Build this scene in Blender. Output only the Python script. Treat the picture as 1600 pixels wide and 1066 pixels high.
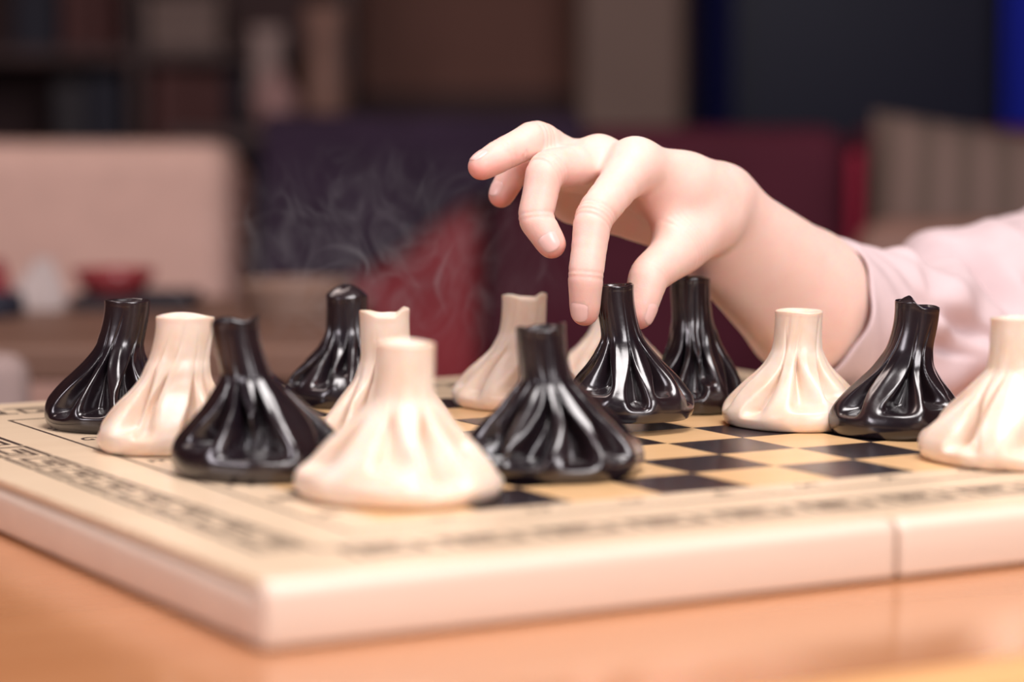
import bpy, bmesh, math, random
import numpy as np
from mathutils import Vector, Matrix

for o in list(bpy.data.objects):
    bpy.data.objects.remove(o, do_unlink=True)
scene = bpy.context.scene
COL = scene.collection
PI = math.pi

# ------------------------------------------------------------------ camera
cam_d = bpy.data.cameras.new('camera')
cam = bpy.data.objects.new('camera', cam_d)
COL.objects.link(cam)
cam.location = (0.0, 0.0, 0.9394)
cam.rotation_euler = (math.radians(90 - 5.268), 0, 0)
cam_d.lens = 90.0
cam_d.sensor_width = 36.0
cam_d.clip_start = 0.05
cam_d.dof.use_dof = True
cam_d.dof.focus_distance = 1.29
cam_d.dof.aperture_fstop = 3.5
scene.camera = cam

# ------------------------------------------------------------------ world, lights, exposure
world = bpy.data.worlds.new('world')
scene.world = world
world.use_nodes = True
wb = world.node_tree.nodes['Background']
wb.inputs[0].default_value = (0.62, 0.50, 0.66, 1)
wb.inputs[1].default_value = 0.06

def area_light(name, loc, target, size, size_y, power, color):
    d = bpy.data.lights.new(name, 'AREA')
    d.shape = 'RECTANGLE'
    d.size, d.size_y, d.energy, d.color = size, size_y, power, color
    o = bpy.data.objects.new(name, d)
    COL.objects.link(o)
    o.location = loc
    o.rotation_euler = (Vector(target) - Vector(loc)).to_track_quat('-Z', 'Y').to_euler()
    return o

area_light('softbox_overhead', (0.20, 0.85, 2.15), (0.05, 1.25, 0.78), 0.7, 0.6, 18, (1.0, 0.94, 0.93))
area_light('softbox_right', (0.95, -0.55, 1.75), (0.03, 1.25, 0.80), 0.85, 1.15, 33, (1.0, 0.94, 0.96))
area_light('softbox_left', (-1.15, 0.25, 1.45), (0.05, 1.30, 0.82), 0.40, 0.7, 8, (1.0, 0.91, 0.98))
area_light('background_fill', (-0.90, 2.2, 2.45), (-0.45, 3.4, 0.7), 0.9, 0.6, 10.5, (1.0, 0.82, 0.76))  # unseen fill added to brighten the furniture at the back

scene.view_settings.view_transform = 'Standard'
scene.view_settings.look = 'None'
scene.view_settings.exposure = 0.27
scene.view_settings.gamma = 1.0
scene.view_settings.use_curve_mapping = False

# ------------------------------------------------------------------ helpers
def mesh_obj(name, verts, faces, mat=None, parent=None, smooth=False):
    me = bpy.data.meshes.new(name)
    me.from_pydata([tuple(v) for v in verts], [], [tuple(f) for f in faces])
    me.update()
    if smooth:
        me.polygons.foreach_set('use_smooth', [True] * len(me.polygons))
    o = bpy.data.objects.new(name, me)
    COL.objects.link(o)
    if mat:
        me.materials.append(mat)
    if parent:
        o.parent = parent
    return o

def bm_obj(name, bm, mat=None, parent=None, smooth=False):
    me = bpy.data.meshes.new(name)
    bm.normal_update()
    bm.to_mesh(me)
    bm.free()
    if smooth:
        me.polygons.foreach_set('use_smooth', [True] * len(me.polygons))
    o = bpy.data.objects.new(name, me)
    COL.objects.link(o)
    if mat:
        me.materials.append(mat)
    if parent:
        o.parent = parent
    return o

def bm_box(bm, x0, x1, y0, y1, z0, z1, bev=0.0, seg=2):
    m = Matrix.Translation(((x0 + x1) / 2, (y0 + y1) / 2, (z0 + z1) / 2)) @ Matrix.Diagonal((x1 - x0, y1 - y0, z1 - z0, 1))
    r = bmesh.ops.create_cube(bm, size=1.0, matrix=m)
    if bev > 0:
        ed = list({e for v in r['verts'] for e in v.link_edges})
        bmesh.ops.bevel(bm, geom=ed, offset=bev, segments=seg, affect='EDGES', profile=0.5)

def box(name, x0, x1, y0, y1, z0, z1, mat, parent=None, bev=0.0, seg=2, smooth=False):
    bm = bmesh.new()
    bm_box(bm, x0, x1, y0, y1, z0, z1, bev, seg)
    return bm_obj(name, bm, mat, parent, smooth)

def lathe(name, prof, mat, parent=None, seg=32, loc=(0, 0, 0)):
    vs, fs = [], []
    n = len(prof)
    for r, z in prof:
        for k in range(seg):
            a = 2 * PI * k / seg
            vs.append((loc[0] + r * math.cos(a), loc[1] + r * math.sin(a), loc[2] + z))
    for i in range(n - 1):
        for k in range(seg):
            k2 = (k + 1) % seg
            fs.append((i * seg + k, i * seg + k2, (i + 1) * seg + k2, (i + 1) * seg + k))
    return mesh_obj(name, vs, fs, mat, parent, True)

def empty(name, loc=(0, 0, 0), rz=0.0):
    o = bpy.data.objects.new(name, None)
    o.empty_display_size = 0.05
    COL.objects.link(o)
    o.location = loc
    o.rotation_euler = (0, 0, rz)
    return o

def tag(o, label=None, cat=None, group=None, kind=None):
    if label: o['label'] = label
    if cat: o['category'] = cat
    if group: o['group'] = group
    if kind: o['kind'] = kind
    return o

# ------------------------------------------------------------------ materials
def new_mat(name):
    m = bpy.data.materials.new(name)
    m.use_nodes = True
    nt = m.node_tree
    return m, nt, nt.nodes['Principled BSDF']

def plain(name, col, rough=0.6, spec=0.4, noise=0.0, nscale=20.0, bump=0.0, coat=0.0, metal=0.0):
    m, nt, b = new_mat(name)
    b.inputs['Base Color'].default_value = (*col, 1)
    b.inputs['Roughness'].default_value = rough
    b.inputs['Specular IOR Level'].default_value = spec
    b.inputs['Metallic'].default_value = metal
    b.inputs['Coat Weight'].default_value = coat
    b.inputs['Coat Roughness'].default_value = 0.12
    if noise or bump:
        tc = nt.nodes.new('ShaderNodeTexCoord')
        n = nt.nodes.new('ShaderNodeTexNoise')
        n.inputs['Scale'].default_value = nscale
        n.inputs['Detail'].default_value = 4
        nt.links.new(tc.outputs['Object'], n.inputs['Vector'])
        if noise:
            r = nt.nodes.new('ShaderNodeValToRGB')
            r.color_ramp.elements[0].position = 0.3
            r.color_ramp.elements[1].position = 0.7
            r.color_ramp.elements[0].color = (*[c * (1 - noise) for c in col], 1)
            r.color_ramp.elements[1].color = (*[min(1, c * (1 + noise)) for c in col], 1)
            nt.links.new(n.outputs['Fac'], r.inputs['Fac'])
            nt.links.new(r.outputs['Color'], b.inputs['Base Color'])
        if bump:
            bp = nt.nodes.new('ShaderNodeBump')
            bp.inputs['Strength'].default_value = bump
            bp.inputs['Distance'].default_value = 0.002
            nt.links.new(n.outputs['Fac'], bp.inputs['Height'])
            nt.links.new(bp.outputs['Normal'], b.inputs['Normal'])
    return m

def wood(name, c0, c1, rough=0.35, scale=(3.0, 45.0, 45.0), coat=0.0, spec=0.45, rz=0.0):
    m, nt, b = new_mat(name)
    tc = nt.nodes.new('ShaderNodeTexCoord')
    mp = nt.nodes.new('ShaderNodeMapping')
    mp.inputs['Scale'].default_value = scale
    mp.inputs['Rotation'].default_value = (0, 0, rz)
    n = nt.nodes.new('ShaderNodeTexNoise')
    n.inputs['Scale'].default_value = 1.0
    n.inputs['Detail'].default_value = 5
    n.inputs['Roughness'].default_value = 0.6
    n.inputs['Distortion'].default_value = 0.4
    r = nt.nodes.new('ShaderNodeValToRGB')
    r.color_ramp.elements[0].position = 0.32
    r.color_ramp.elements[0].color = (*c0, 1)
    r.color_ramp.elements[1].position = 0.68
    r.color_ramp.elements[1].color = (*c1, 1)
    nt.links.new(tc.outputs['Object'], mp.inputs['Vector'])
    nt.links.new(mp.outputs['Vector'], n.inputs['Vector'])
    nt.links.new(n.outputs['Fac'], r.inputs['Fac'])
    nt.links.new(r.outputs['Color'], b.inputs['Base Color'])
    b.inputs['Roughness'].default_value = rough
    b.inputs['Specular IOR Level'].default_value = spec
    b.inputs['Coat Weight'].default_value = coat
    b.inputs['Coat Roughness'].default_value = 0.15
    return m

M_field = wood('board_field_wood', (0.72, 0.54, 0.37), (0.77, 0.59, 0.41), 0.34, (4, 60, 60))
M_rail = wood('board_rail_wood', (0.72, 0.57, 0.46), (0.77, 0.62, 0.50), 0.34, (4, 60, 60))
M_light_sq = wood('light_square_veneer', (0.72, 0.44, 0.21), (0.79, 0.51, 0.26), 0.30, (8, 70, 60))
M_dark_sq = wood('dark_square_varnish', (0.016, 0.011, 0.016), (0.024, 0.016, 0.020), 0.25, (8, 90, 60), spec=0.5)
M_print = plain('burnt_print', (0.035, 0.018, 0.016), 0.5)
M_gap = plain('rail_groove', (0.30, 0.14, 0.10), 0.6)
M_brass = plain('brass', (0.6, 0.42, 0.18), 0.3, metal=1.0)
M_table = wood('table_wood', (0.49, 0.20, 0.080), (0.57, 0.25, 0.108), 0.22, (2.5, 26, 26), coat=0.6)
M_table_edge = wood('table_edge_wood', (0.66, 0.34, 0.14), (0.74, 0.41, 0.18), 0.35, (2.5, 30, 30))

def dough(name, black, seed):
    m, nt, b = new_mat(name)
    tc = nt.nodes.new('ShaderNodeTexCoord')
    n = nt.nodes.new('ShaderNodeTexNoise')
    n.inputs['Scale'].default_value = 55 if not black else 38
    n.inputs['Detail'].default_value = 3
    nt.links.new(tc.outputs['Object'], n.inputs['Vector'])
    r = nt.nodes.new('ShaderNodeValToRGB')
    r.color_ramp.elements[0].position = 0.35
    r.color_ramp.elements[1].position = 0.7
    if black:
        r.color_ramp.elements[0].color = (0.0075, 0.0045, 0.0070, 1)
        r.color_ramp.elements[1].color = (0.019, 0.0100, 0.0115, 1)
        b.inputs['Roughness'].default_value = 0.25
        b.inputs['Specular IOR Level'].default_value = 0.55
        b.inputs['Coat Weight'].default_value = 0.7
        b.inputs['Coat Roughness'].default_value = 0.16
    else:
        r.color_ramp.elements[0].color = (0.73, 0.55, 0.42, 1)
        r.color_ramp.elements[1].color = (0.79, 0.67, 0.57, 1)
        b.inputs['Roughness'].default_value = 0.33
        b.inputs['Specular IOR Level'].default_value = 0.5
        b.inputs['Subsurface Weight'].default_value = 0.45
        b.inputs['Subsurface Radius'].default_value = (1.0, 0.42, 0.16)
        b.inputs['Subsurface Scale'].default_value = 0.005
    nt.links.new(n.outputs['Fac'], r.inputs['Fac'])
    nt.links.new(r.outputs['Color'], b.inputs['Base Color'])
    n2 = nt.nodes.new('ShaderNodeTexNoise')
    n2.inputs['Scale'].default_value = 260
    n2.inputs['Detail'].default_value = 3
    nt.links.new(tc.outputs['Object'], n2.inputs['Vector'])
    bp = nt.nodes.new('ShaderNodeBump')
    bp.inputs['Strength'].default_value = 0.10 if black else 0.06
    bp.inputs['Distance'].default_value = 0.001
    nt.links.new(n2.outputs['Fac'], bp.inputs['Height'])
    nt.links.new(bp.outputs['Normal'], b.inputs['Normal'])
    return m
M_black = dough('black_dough', True, 0)
M_white = dough('white_dough', False, 0)

def skin_mat():
    m, nt, b = new_mat('skin')
    at = nt.nodes.new('ShaderNodeAttribute')
    at.attribute_name = 'redness'
    tc = nt.nodes.new('ShaderNodeTexCoord')
    n = nt.nodes.new('ShaderNodeTexNoise')
    n.inputs['Scale'].default_value = 70
    n.inputs['Detail'].default_value = 4
    nt.links.new(tc.outputs['Object'], n.inputs['Vector'])
    ad = nt.nodes.new('ShaderNodeMath')
    ad.operation = 'MULTIPLY_ADD'
    ad.inputs[1].default_value = 0.30
    nt.links.new(n.outputs['Fac'], ad.inputs[0])
    nt.links.new(at.outputs['Fac'], ad.inputs[2])
    r = nt.nodes.new('ShaderNodeValToRGB')
    r.color_ramp.elements[0].position = 0.05
    r.color_ramp.elements[0].color = (0.84, 0.61, 0.525, 1)
    r.color_ramp.elements[1].position = 1.0
    r.color_ramp.elements[1].color = (0.76, 0.29, 0.24, 1)
    nt.links.new(ad.outputs[0], r.inputs['Fac'])
    nt.links.new(r.outputs['Color'], b.inputs['Base Color'])
    b.inputs['Roughness'].default_value = 0.48
    b.inputs['Specular IOR Level'].default_value = 0.4
    b.inputs['Subsurface Weight'].default_value = 0.75
    b.inputs['Subsurface Radius'].default_value = (1.0, 0.33, 0.18)
    b.inputs['Subsurface Scale'].default_value = 0.007
    v = nt.nodes.new('ShaderNodeTexVoronoi')
    v.inputs['Scale'].default_value = 900
    nt.links.new(tc.outputs['Object'], v.inputs['Vector'])
    bp = nt.nodes.new('ShaderNodeBump')
    bp.inputs['Strength'].default_value = 0.07
    bp.inputs['Distance'].default_value = 0.0006
    nt.links.new(v.outputs['Distance'], bp.inputs['Height'])
    nt.links.new(bp.outputs['Normal'], b.inputs['Normal'])
    return m
M_skin = skin_mat()
M_nail = plain('fingernail', (0.80, 0.50, 0.45), 0.25, 0.45)
M_sleeve = plain('pale_pink_cotton', (0.64, 0.50, 0.505), 0.85, 0.15, noise=0.04, nscale=60, bump=0.15)

# background materials
M_floor = wood('floor_boards', (0.16, 0.09, 0.06), (0.22, 0.13, 0.09), 0.5, (1.5, 12, 12))
M_wall = plain('brown_plaster', (0.16, 0.076, 0.060), 0.8, 0.2, noise=0.12, nscale=2.5)
M_ceil = plain('ceiling_paint', (0.35, 0.28, 0.27), 0.9, 0.1)
M_column = plain('taupe_column', (0.23, 0.16, 0.135), 0.8, 0.2, noise=0.06, nscale=4)
M_red = plain('red_velvet', (0.28, 0.035, 0.045), 0.75, 0.25, noise=0.15, nscale=9)
M_red_shaded = plain('shaded_red_velvet', (0.075, 0.012, 0.024), 0.8, 0.2, noise=0.15, nscale=9)  # red velvet darkened, shade on the right-hand cushions put into the colour
M_crimson = plain('crimson_piping', (0.30, 0.012, 0.04), 0.6, 0.3)
M_plum = plain('plum_wool', (0.030, 0.018, 0.034), 0.9, 0.1, noise=0.15, nscale=14)
M_beige = plain('beige_upholstery', (0.60, 0.39, 0.33), 0.85, 0.15, noise=0.05, nscale=30, bump=0.2)
M_walnut = wood('dark_walnut', (0.035, 0.014, 0.014), (0.060, 0.023, 0.020), 0.5, (20, 20, 3))
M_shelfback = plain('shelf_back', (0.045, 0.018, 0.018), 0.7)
M_frame = plain('window_frame', (0.012, 0.012, 0.018), 0.5)
M_night = plain('night_glass', (0.007, 0.007, 0.026), 0.35, 0.12)
M_bluecurt = plain('royal_blue_cloth', (0.03, 0.05, 0.60), 0.8, 0.2)
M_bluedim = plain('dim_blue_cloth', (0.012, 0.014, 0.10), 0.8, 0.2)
M_oldtable = wood('side_table_wood', (0.15, 0.075, 0.05), (0.21, 0.11, 0.075), 0.5, (3, 20, 20))
M_tanwood = wood('tan_chair_wood', (0.22, 0.13, 0.09), (0.30, 0.18, 0.13), 0.55, (4, 25, 25))
M_pale = plain('pale_cloth', (0.50, 0.42, 0.40), 0.85, 0.1)
M_greyseat = plain('grey_beige_fabric', (0.34, 0.25, 0.23), 0.85, 0.1)
M_redbowl = plain('red_glaze', (0.24, 0.03, 0.035), 0.3, 0.5)
M_darktray = plain('dark_tray', (0.02, 0.015, 0.02), 0.5)
M_navy = plain('navy_cover', (0.012, 0.012, 0.024), 0.7)
M_brownbook = plain('red_brown_cover', (0.075, 0.022, 0.02), 0.7)
M_cream = plain('cream_box', (0.17, 0.115, 0.10), 0.7)
M_pinkgl = plain('rose_ceramic', (0.34, 0.19, 0.18), 0.5)
M_clay = plain('clay_ceramic', (0.24, 0.13, 0.10), 0.6)

def stripes():
    m, nt, b = new_mat('striped_weave')
    tc = nt.nodes.new('ShaderNodeTexCoord')
    w = nt.nodes.new('ShaderNodeTexWave')
    w.wave_type = 'BANDS'
    w.bands_direction = 'X'
    w.inputs['Scale'].default_value = 7.0
    w.inputs['Distortion'].default_value = 0.6
    w.inputs['Detail'].default_value = 1.0
    r = nt.nodes.new('ShaderNodeValToRGB')
    r.color_ramp.elements[0].position = 0.2
    r.color_ramp.elements[0].color = (0.125, 0.085, 0.068, 1)
    r.color_ramp.elements[1].position = 0.8
    r.color_ramp.elements[1].color = (0.19, 0.125, 0.105, 1)
    nt.links.new(tc.outputs['Object'], w.inputs['Vector'])
    nt.links.new(w.outputs['Fac'], r.inputs['Fac'])
    nt.links.new(r.outputs['Color'], b.inputs['Base Color'])
    b.inputs['Roughness'].default_value = 0.9
    return m
M_stripe = stripes()

# ------------------------------------------------------------------ room
def structure(o):
    o['kind'] = 'structure'
    return o
structure(box('floor', -2.4, 2.4, -1.2, 4.9, -0.06, 0.0, M_floor))
structure(box('wall_back', -2.4, 2.4, 4.8, 4.9, 0.0, 2.8, M_wall))
structure(box('wall_left', -2.5, -2.4, -1.2, 4.9, 0.0, 2.8, M_wall))
structure(box('wall_right', 2.4, 2.5, -1.2, 4.9, 0.0, 2.8, M_wall))
structure(box('ceiling', -2.5, 2.5, -1.2, 4.9, 2.8, 2.86, M_ceil))
structure(box('trim_1', 0.118, 0.30, 4.50, 4.80, 0.0, 2.8, M_column, bev=0.02, seg=3))

w1 = structure(empty('window_1', (0.33, 4.72, 0.70)))
for nm, a in (('window_frame', (0.0, 0.05, 0, 0.06, 0, 1.6)), ('window_frame', (0.62, 0.66, 0, 0.06, 0, 1.6)), ('window_frame', (1.25, 1.30, 0, 0.06, 0, 1.6)),
              ('window_frame', (0.0, 1.30, 0, 0.06, -0.05, 0.0)), ('window_frame', (0.0, 1.30, 0, 0.06, 1.6, 1.65))):
    box(nm, *a, M_frame, w1, bev=0.006)
box('pane', 0.05, 0.62, 0.03, 0.045, 0.0, 1.6, M_night, w1)
box('pane', 0.66, 1.25, 0.03, 0.045, 0.0, 1.6, M_night, w1)

def curtain(name, x0, x1, y, z0, z1, mat, nf, amp, label):
    vs, fs = [], []
    n = nf * 10
    for k in range(n + 1):
        t = k / n
        x = x0 + (x1 - x0) * t
        yy = y + amp * math.sin(2 * PI * nf * t)
        for z in (z0, z0 + (z1 - z0) * 0.5, z1):
            vs.append((x + 0.006 * math.sin(nf * 5 * t + z * 3), yy, z))
    for k in range(n):
        for j in range(2):
            fs.append((k * 3 + j, (k + 1) * 3 + j, (k + 1) * 3 + j + 1, k * 3 + j + 1))
    o = mesh_obj(name, vs, fs, mat, None, True)
    s = o.modifiers.new('thick', 'SOLIDIFY')
    s.thickness = 0.004
    return tag(o, label, 'curtain')
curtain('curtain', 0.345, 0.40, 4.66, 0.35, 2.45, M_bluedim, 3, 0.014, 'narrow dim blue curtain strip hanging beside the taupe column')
curtain('curtain', 0.895, 1.20, 4.64, 0.35, 2.45, M_bluecurt, 9, 0.018, 'bright royal blue curtain hanging at the dark window far from the column')
# ------------------------------------------------------------------ table
BR = math.radians(29.696)
BC = (0.014, 1.256)
SQ = 0.045
TZ = 0.750
table = tag(empty('table', (BC[0], BC[1], 0.0), BR), 'orange-brown varnished wooden table under the chess board', 'table')
def sq(v): return v * SQ
box('tabletop', sq(-15), sq(19), sq(-9.2), sq(6.7), TZ - 0.028, TZ, M_table, table, bev=0.0008, seg=1)
bm = bmesh.new()
prof = [(0, 0), (0, -0.028), (-0.012, -0.028), (-0.0205, -0.024), (-0.0215, -0.012), (-0.019, -0.005), (-0.010, -0.0008)]
vv = []
for xx in (sq(-15), sq(19)):
    vv.append([bm.verts.new((xx, sq(-9.2) + a - 0.0002, TZ + b)) for a, b in prof])
n = len(prof)
for k in range(n):
    bm.faces.new((vv[0][k], vv[0][(k + 1) % n], vv[1][(k + 1) % n], vv[1][k]))
bm.faces.new(vv[0][::-1]); bm.faces.new(vv[1])
bmesh.ops.recalc_face_normals(bm, faces=bm.faces)
bm_obj('edge_moulding', bm, M_table_edge, table)
for ax, ay in ((-14, -8.2), (18, -8.2), (-14, 5.7), (18, 5.7)):
    box('leg', sq(ax) - 0.03, sq(ax) + 0.03, sq(ay) - 0.03, sq(ay) + 0.03, 0.0, TZ - 0.028, M_table, table, bev=0.006)
box('apron', sq(-14) + 0.03, sq(18) - 0.03, sq(-8.2) - 0.01, sq(-8.2) + 0.012, TZ - 0.115, TZ - 0.028, M_table, table, bev=0.002)
box('apron', sq(-14) + 0.03, sq(18) - 0.03, sq(5.7) - 0.012, sq(5.7) + 0.01, TZ - 0.115, TZ - 0.028, M_table, table, bev=0.002)
box('apron', sq(-14) - 0.01, sq(-14) + 0.012, sq(-8.2) + 0.03, sq(5.7) - 0.03, TZ - 0.115, TZ - 0.028, M_table, table, bev=0.002)
box('apron', sq(18) - 0.012, sq(18) + 0.01, sq(-8.2) + 0.03, sq(5.7) - 0.03, TZ - 0.115, TZ - 0.028, M_table, table, bev=0.002)

# ------------------------------------------------------------------ folding chess board
BT = 0.0245
board = tag(empty('chess_board', (BC[0], BC[1], TZ + 0.0002), BR), 'pale wooden folding chess board with meander border lying on the table', 'chess board')
HG = 0.0007      # half of the gap at the hinge line
EX, EY = 6.13, 6.30      # outer faces of the board, in squares
e0x, e0y = sq(6.00), sq(6.15)
LEAF = []
for sgn in (-1, 1):
    x0, x1 = (sq(-EX + 0.015), -HG) if sgn < 0 else (HG, sq(EX - 0.015))
    lf = box('leaf', x0, x1, -e0y, e0y, BT - 0.0036, BT, M_field, board, bev=0.0007, seg=2)
    LEAF.append(lf)
    x0, x1 = (-e0x + 0.0006, -HG) if sgn < 0 else (HG, e0x - 0.0006)
    box('leaf_core', x0, x1, -e0y, e0y, 0.003, BT - 0.0036, M_gap, board)

def rail(p0, p1, out, w, zt, rad, gap, name='rail'):
    """a rounded edge strip from p0 to p1 (in metres) whose outer face looks along out"""
    p0, p1, out = Vector((*p0, 0)), Vector((*p1, 0)), Vector((*out, 0))
    cs = [(0.0, 0.001), (0.0, zt - 0.0012), (0.0006, zt - 0.0003), (0.0012, zt)]
    for k in range(0, 7):
        a = PI / 2 * (1 - k / 6)
        cs.append((w - rad + rad * math.cos(a), zt - rad + rad * math.sin(a)))
    cs += [(w, 0.003), (w - 0.001, 0.0012)]
    d = (p1 - p0)
    L = d.length
    d.normalize()
    bm = bmesh.new()
    rings = []
    for t, ins in ((0, 0.0016), (0.0016, 0.0003), (0.004, 0.0), (L - 0.004, 0.0), (L - 0.0016, 0.0003), (L, 0.0016)):
        ring = []
        for a, b in cs:
            bb = b if b < BT * 0.5 else b - ins
            aa = a if a < w * 0.5 else a - ins
            ring.append(bm.verts.new(p0 + d * t + out * (gap + aa) + Vector((0, 0, bb))))
        rings.append(ring)
    m = len(cs)
    for r0, r1 in zip(rings, rings[1:]):
        for k in range(m):
            bm.faces.new((r0[k], r0[(k + 1) % m], r1[(k + 1) % m], r1[k]))
    bm.faces.new(rings[0]); bm.faces.new(rings[-1][::-1])
    bmesh.ops.recalc_face_normals(bm, faces=bm.faces)
    o = bm_obj(name, bm, M_rail, board)
    for p in o.data.polygons:
        p.use_smooth = len(p.vertices) == 4
    return o
for sgn in (-1, 1):
    # the side strips lie under the lip of the leaf, with a fine groove between
    rail((sgn * e0x, -e0y - 0.0003), (sgn * e0x, e0y + 0.0003), (sgn, 0), sq(EX - 6.00) + 0.0010, BT - 0.0047, 0.0040, 0.0)
    for f in (-1, 1):
        a, b = (HG, sq(EX)) if sgn > 0 else (-sq(EX), -HG)
        rail((a, f * e0y), (b, f * e0y), (0, f), sq(EY - 6.15) - 0.0006, BT, 0.0050, 0.0006)
for hy in (-3.0, 3.0):
    o = lathe('hinge', [(0.0, 0.0), (0.0022, 0.0), (0.0022, 0.03), (0.0, 0.03)], M_brass, board, 12)
    o.rotation_euler = (PI / 2, 0, 0)
    o.location = (0, sq(hy) + 0.015, 0.0026)

def sq_mesh(mat, nm):
    bm = bmesh.new()
    bm_box(bm, -SQ / 2, SQ / 2, -SQ / 2, SQ / 2, 0, 0.0002)
    me = bpy.data.meshes.new(nm)
    bm.to_mesh(me); bm.free()
    me.materials.append(mat)
    return me
me_d, me_l = sq_mesh(M_dark_sq, 'dark_square'), sq_mesh(M_light_sq, 'light_square')
for i in range(8):
    for j in range(8):
        dark = (i + j) % 2 == 1
        # squares on both sides of the fold keep the hinge gap free
        o = bpy.data.objects.new('dark_square' if dark else 'light_square', me_d if dark else me_l)
        COL.objects.link(o)
        o.parent = LEAF[0 if i < 4 else 1]
        dx = HG if i == 4 else (-HG if i == 3 else 0)
        o.location = (sq(i - 3.5) + dx, sq(j - 3.5), BT - 0.00002)

def strip(bm, pts, w, z):
    """thin flat bars joining the points (board squares), width w"""
    for (ax, ay), (bx, by) in zip(pts, pts[1:]):
        x0, x1 = sorted((ax, bx)); y0, y1 = sorted((ay, by))
        bm_box(bm, sq(x0 - w / 2), sq(x1 + w / 2), sq(y0 - w / 2), sq(y1 + w / 2), z, z + 0.00012)

ZP = BT + 0.00002
LN = 4.52
bm = bmesh.new()
for s in (-1, 1):
    strip(bm, [(s * LN, -LN), (s * LN, LN)], 0.035, ZP)
    strip(bm, [(-LN, s * LN), (-0.03, s * LN)], 0.035, ZP)
    strip(bm, [(0.03, s * LN), (LN, s * LN)], 0.035, ZP)
bm_obj('border_line', bm, M_print, board)
# Greek key frieze: the band lies between 5.12 and 5.60 squares from the centre
F0, F1 = 5.12, 5.60
def key(t0, p):
    """bars of one key in band coordinates (t along, w across 0..1 from outer to inner)"""
    A = [(0.04, 1.0), (0.90, 1.0), (0.90, 0.26), (0.34, 0.26), (0.34, 0.60), (0.66, 0.60)]
    B = [(0.16, 0.0), (1.02, 0.0)]
    C = [(0.16, 0.0), (0.16, 0.78), (0.70, 0.78)]
    return [[(t0 + a * p, b) for a, b in q] for q in (A, B, C)]
for side in range(4):
    bm = bmesh.new()
    N = 11
    p = 2 * F0 / N
    for k in range(N):
        for q in key(-F0 + k * p, p):
            pts = []
            for t, wv in q:
                r = F1 + (F0 - F1) * wv
                pts.append([(-r, t), (t, -r), (r, -t), (-t, r)][side])
            w = 0.052
            strip(bm, pts, w, ZP)
    bm_obj('meander_frieze', bm, M_print, board)

def glyph(txt, x, y, rot, size):
    c = bpy.data.curves.new('glyph', 'FONT')
    c.body = txt
    c.size = size
    c.align_x = 'CENTER'
    c.align_y = 'CENTER'
    c.extrude = 0.00006
    t = bpy.data.objects.new('glyph', c)
    COL.objects.link(t)
    bpy.context.view_layer.update()
    me = bpy.data.meshes.new_from_object(t)
    bpy.data.objects.remove(t, do_unlink=True)
    o = bpy.data.objects.new('coordinate_letter' if txt.isalpha() else 'coordinate_number', me)
    COL.objects.link(o)
    me.materials.clear(); me.materials.append(M_print)
    o.parent = LEAF[0 if x < 0 else 1]
    o.location = (sq(x), sq(y), ZP + 0.00008)
    o.rotation_euler = (0, 0, rot)
for k in range(8):
    glyph('ABCDEFGH'[k], -4.27, k - 3.5, -PI / 2, 0.0165)
    glyph('ABCDEFGH'[k], 4.27, k - 3.5, PI / 2, 0.0165)
    glyph(str(k + 1), k - 3.5, -4.22, -PI / 2, 0.0150)
    glyph(str(k + 1), k - 3.5, 4.22, PI / 2, 0.0150)

# ------------------------------------------------------------------ khinkali pieces
def sstep(a, b, x):
    t = np.clip((x - a) / (b - a), 0, 1)
    return t * t * (3 - 2 * t)

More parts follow.
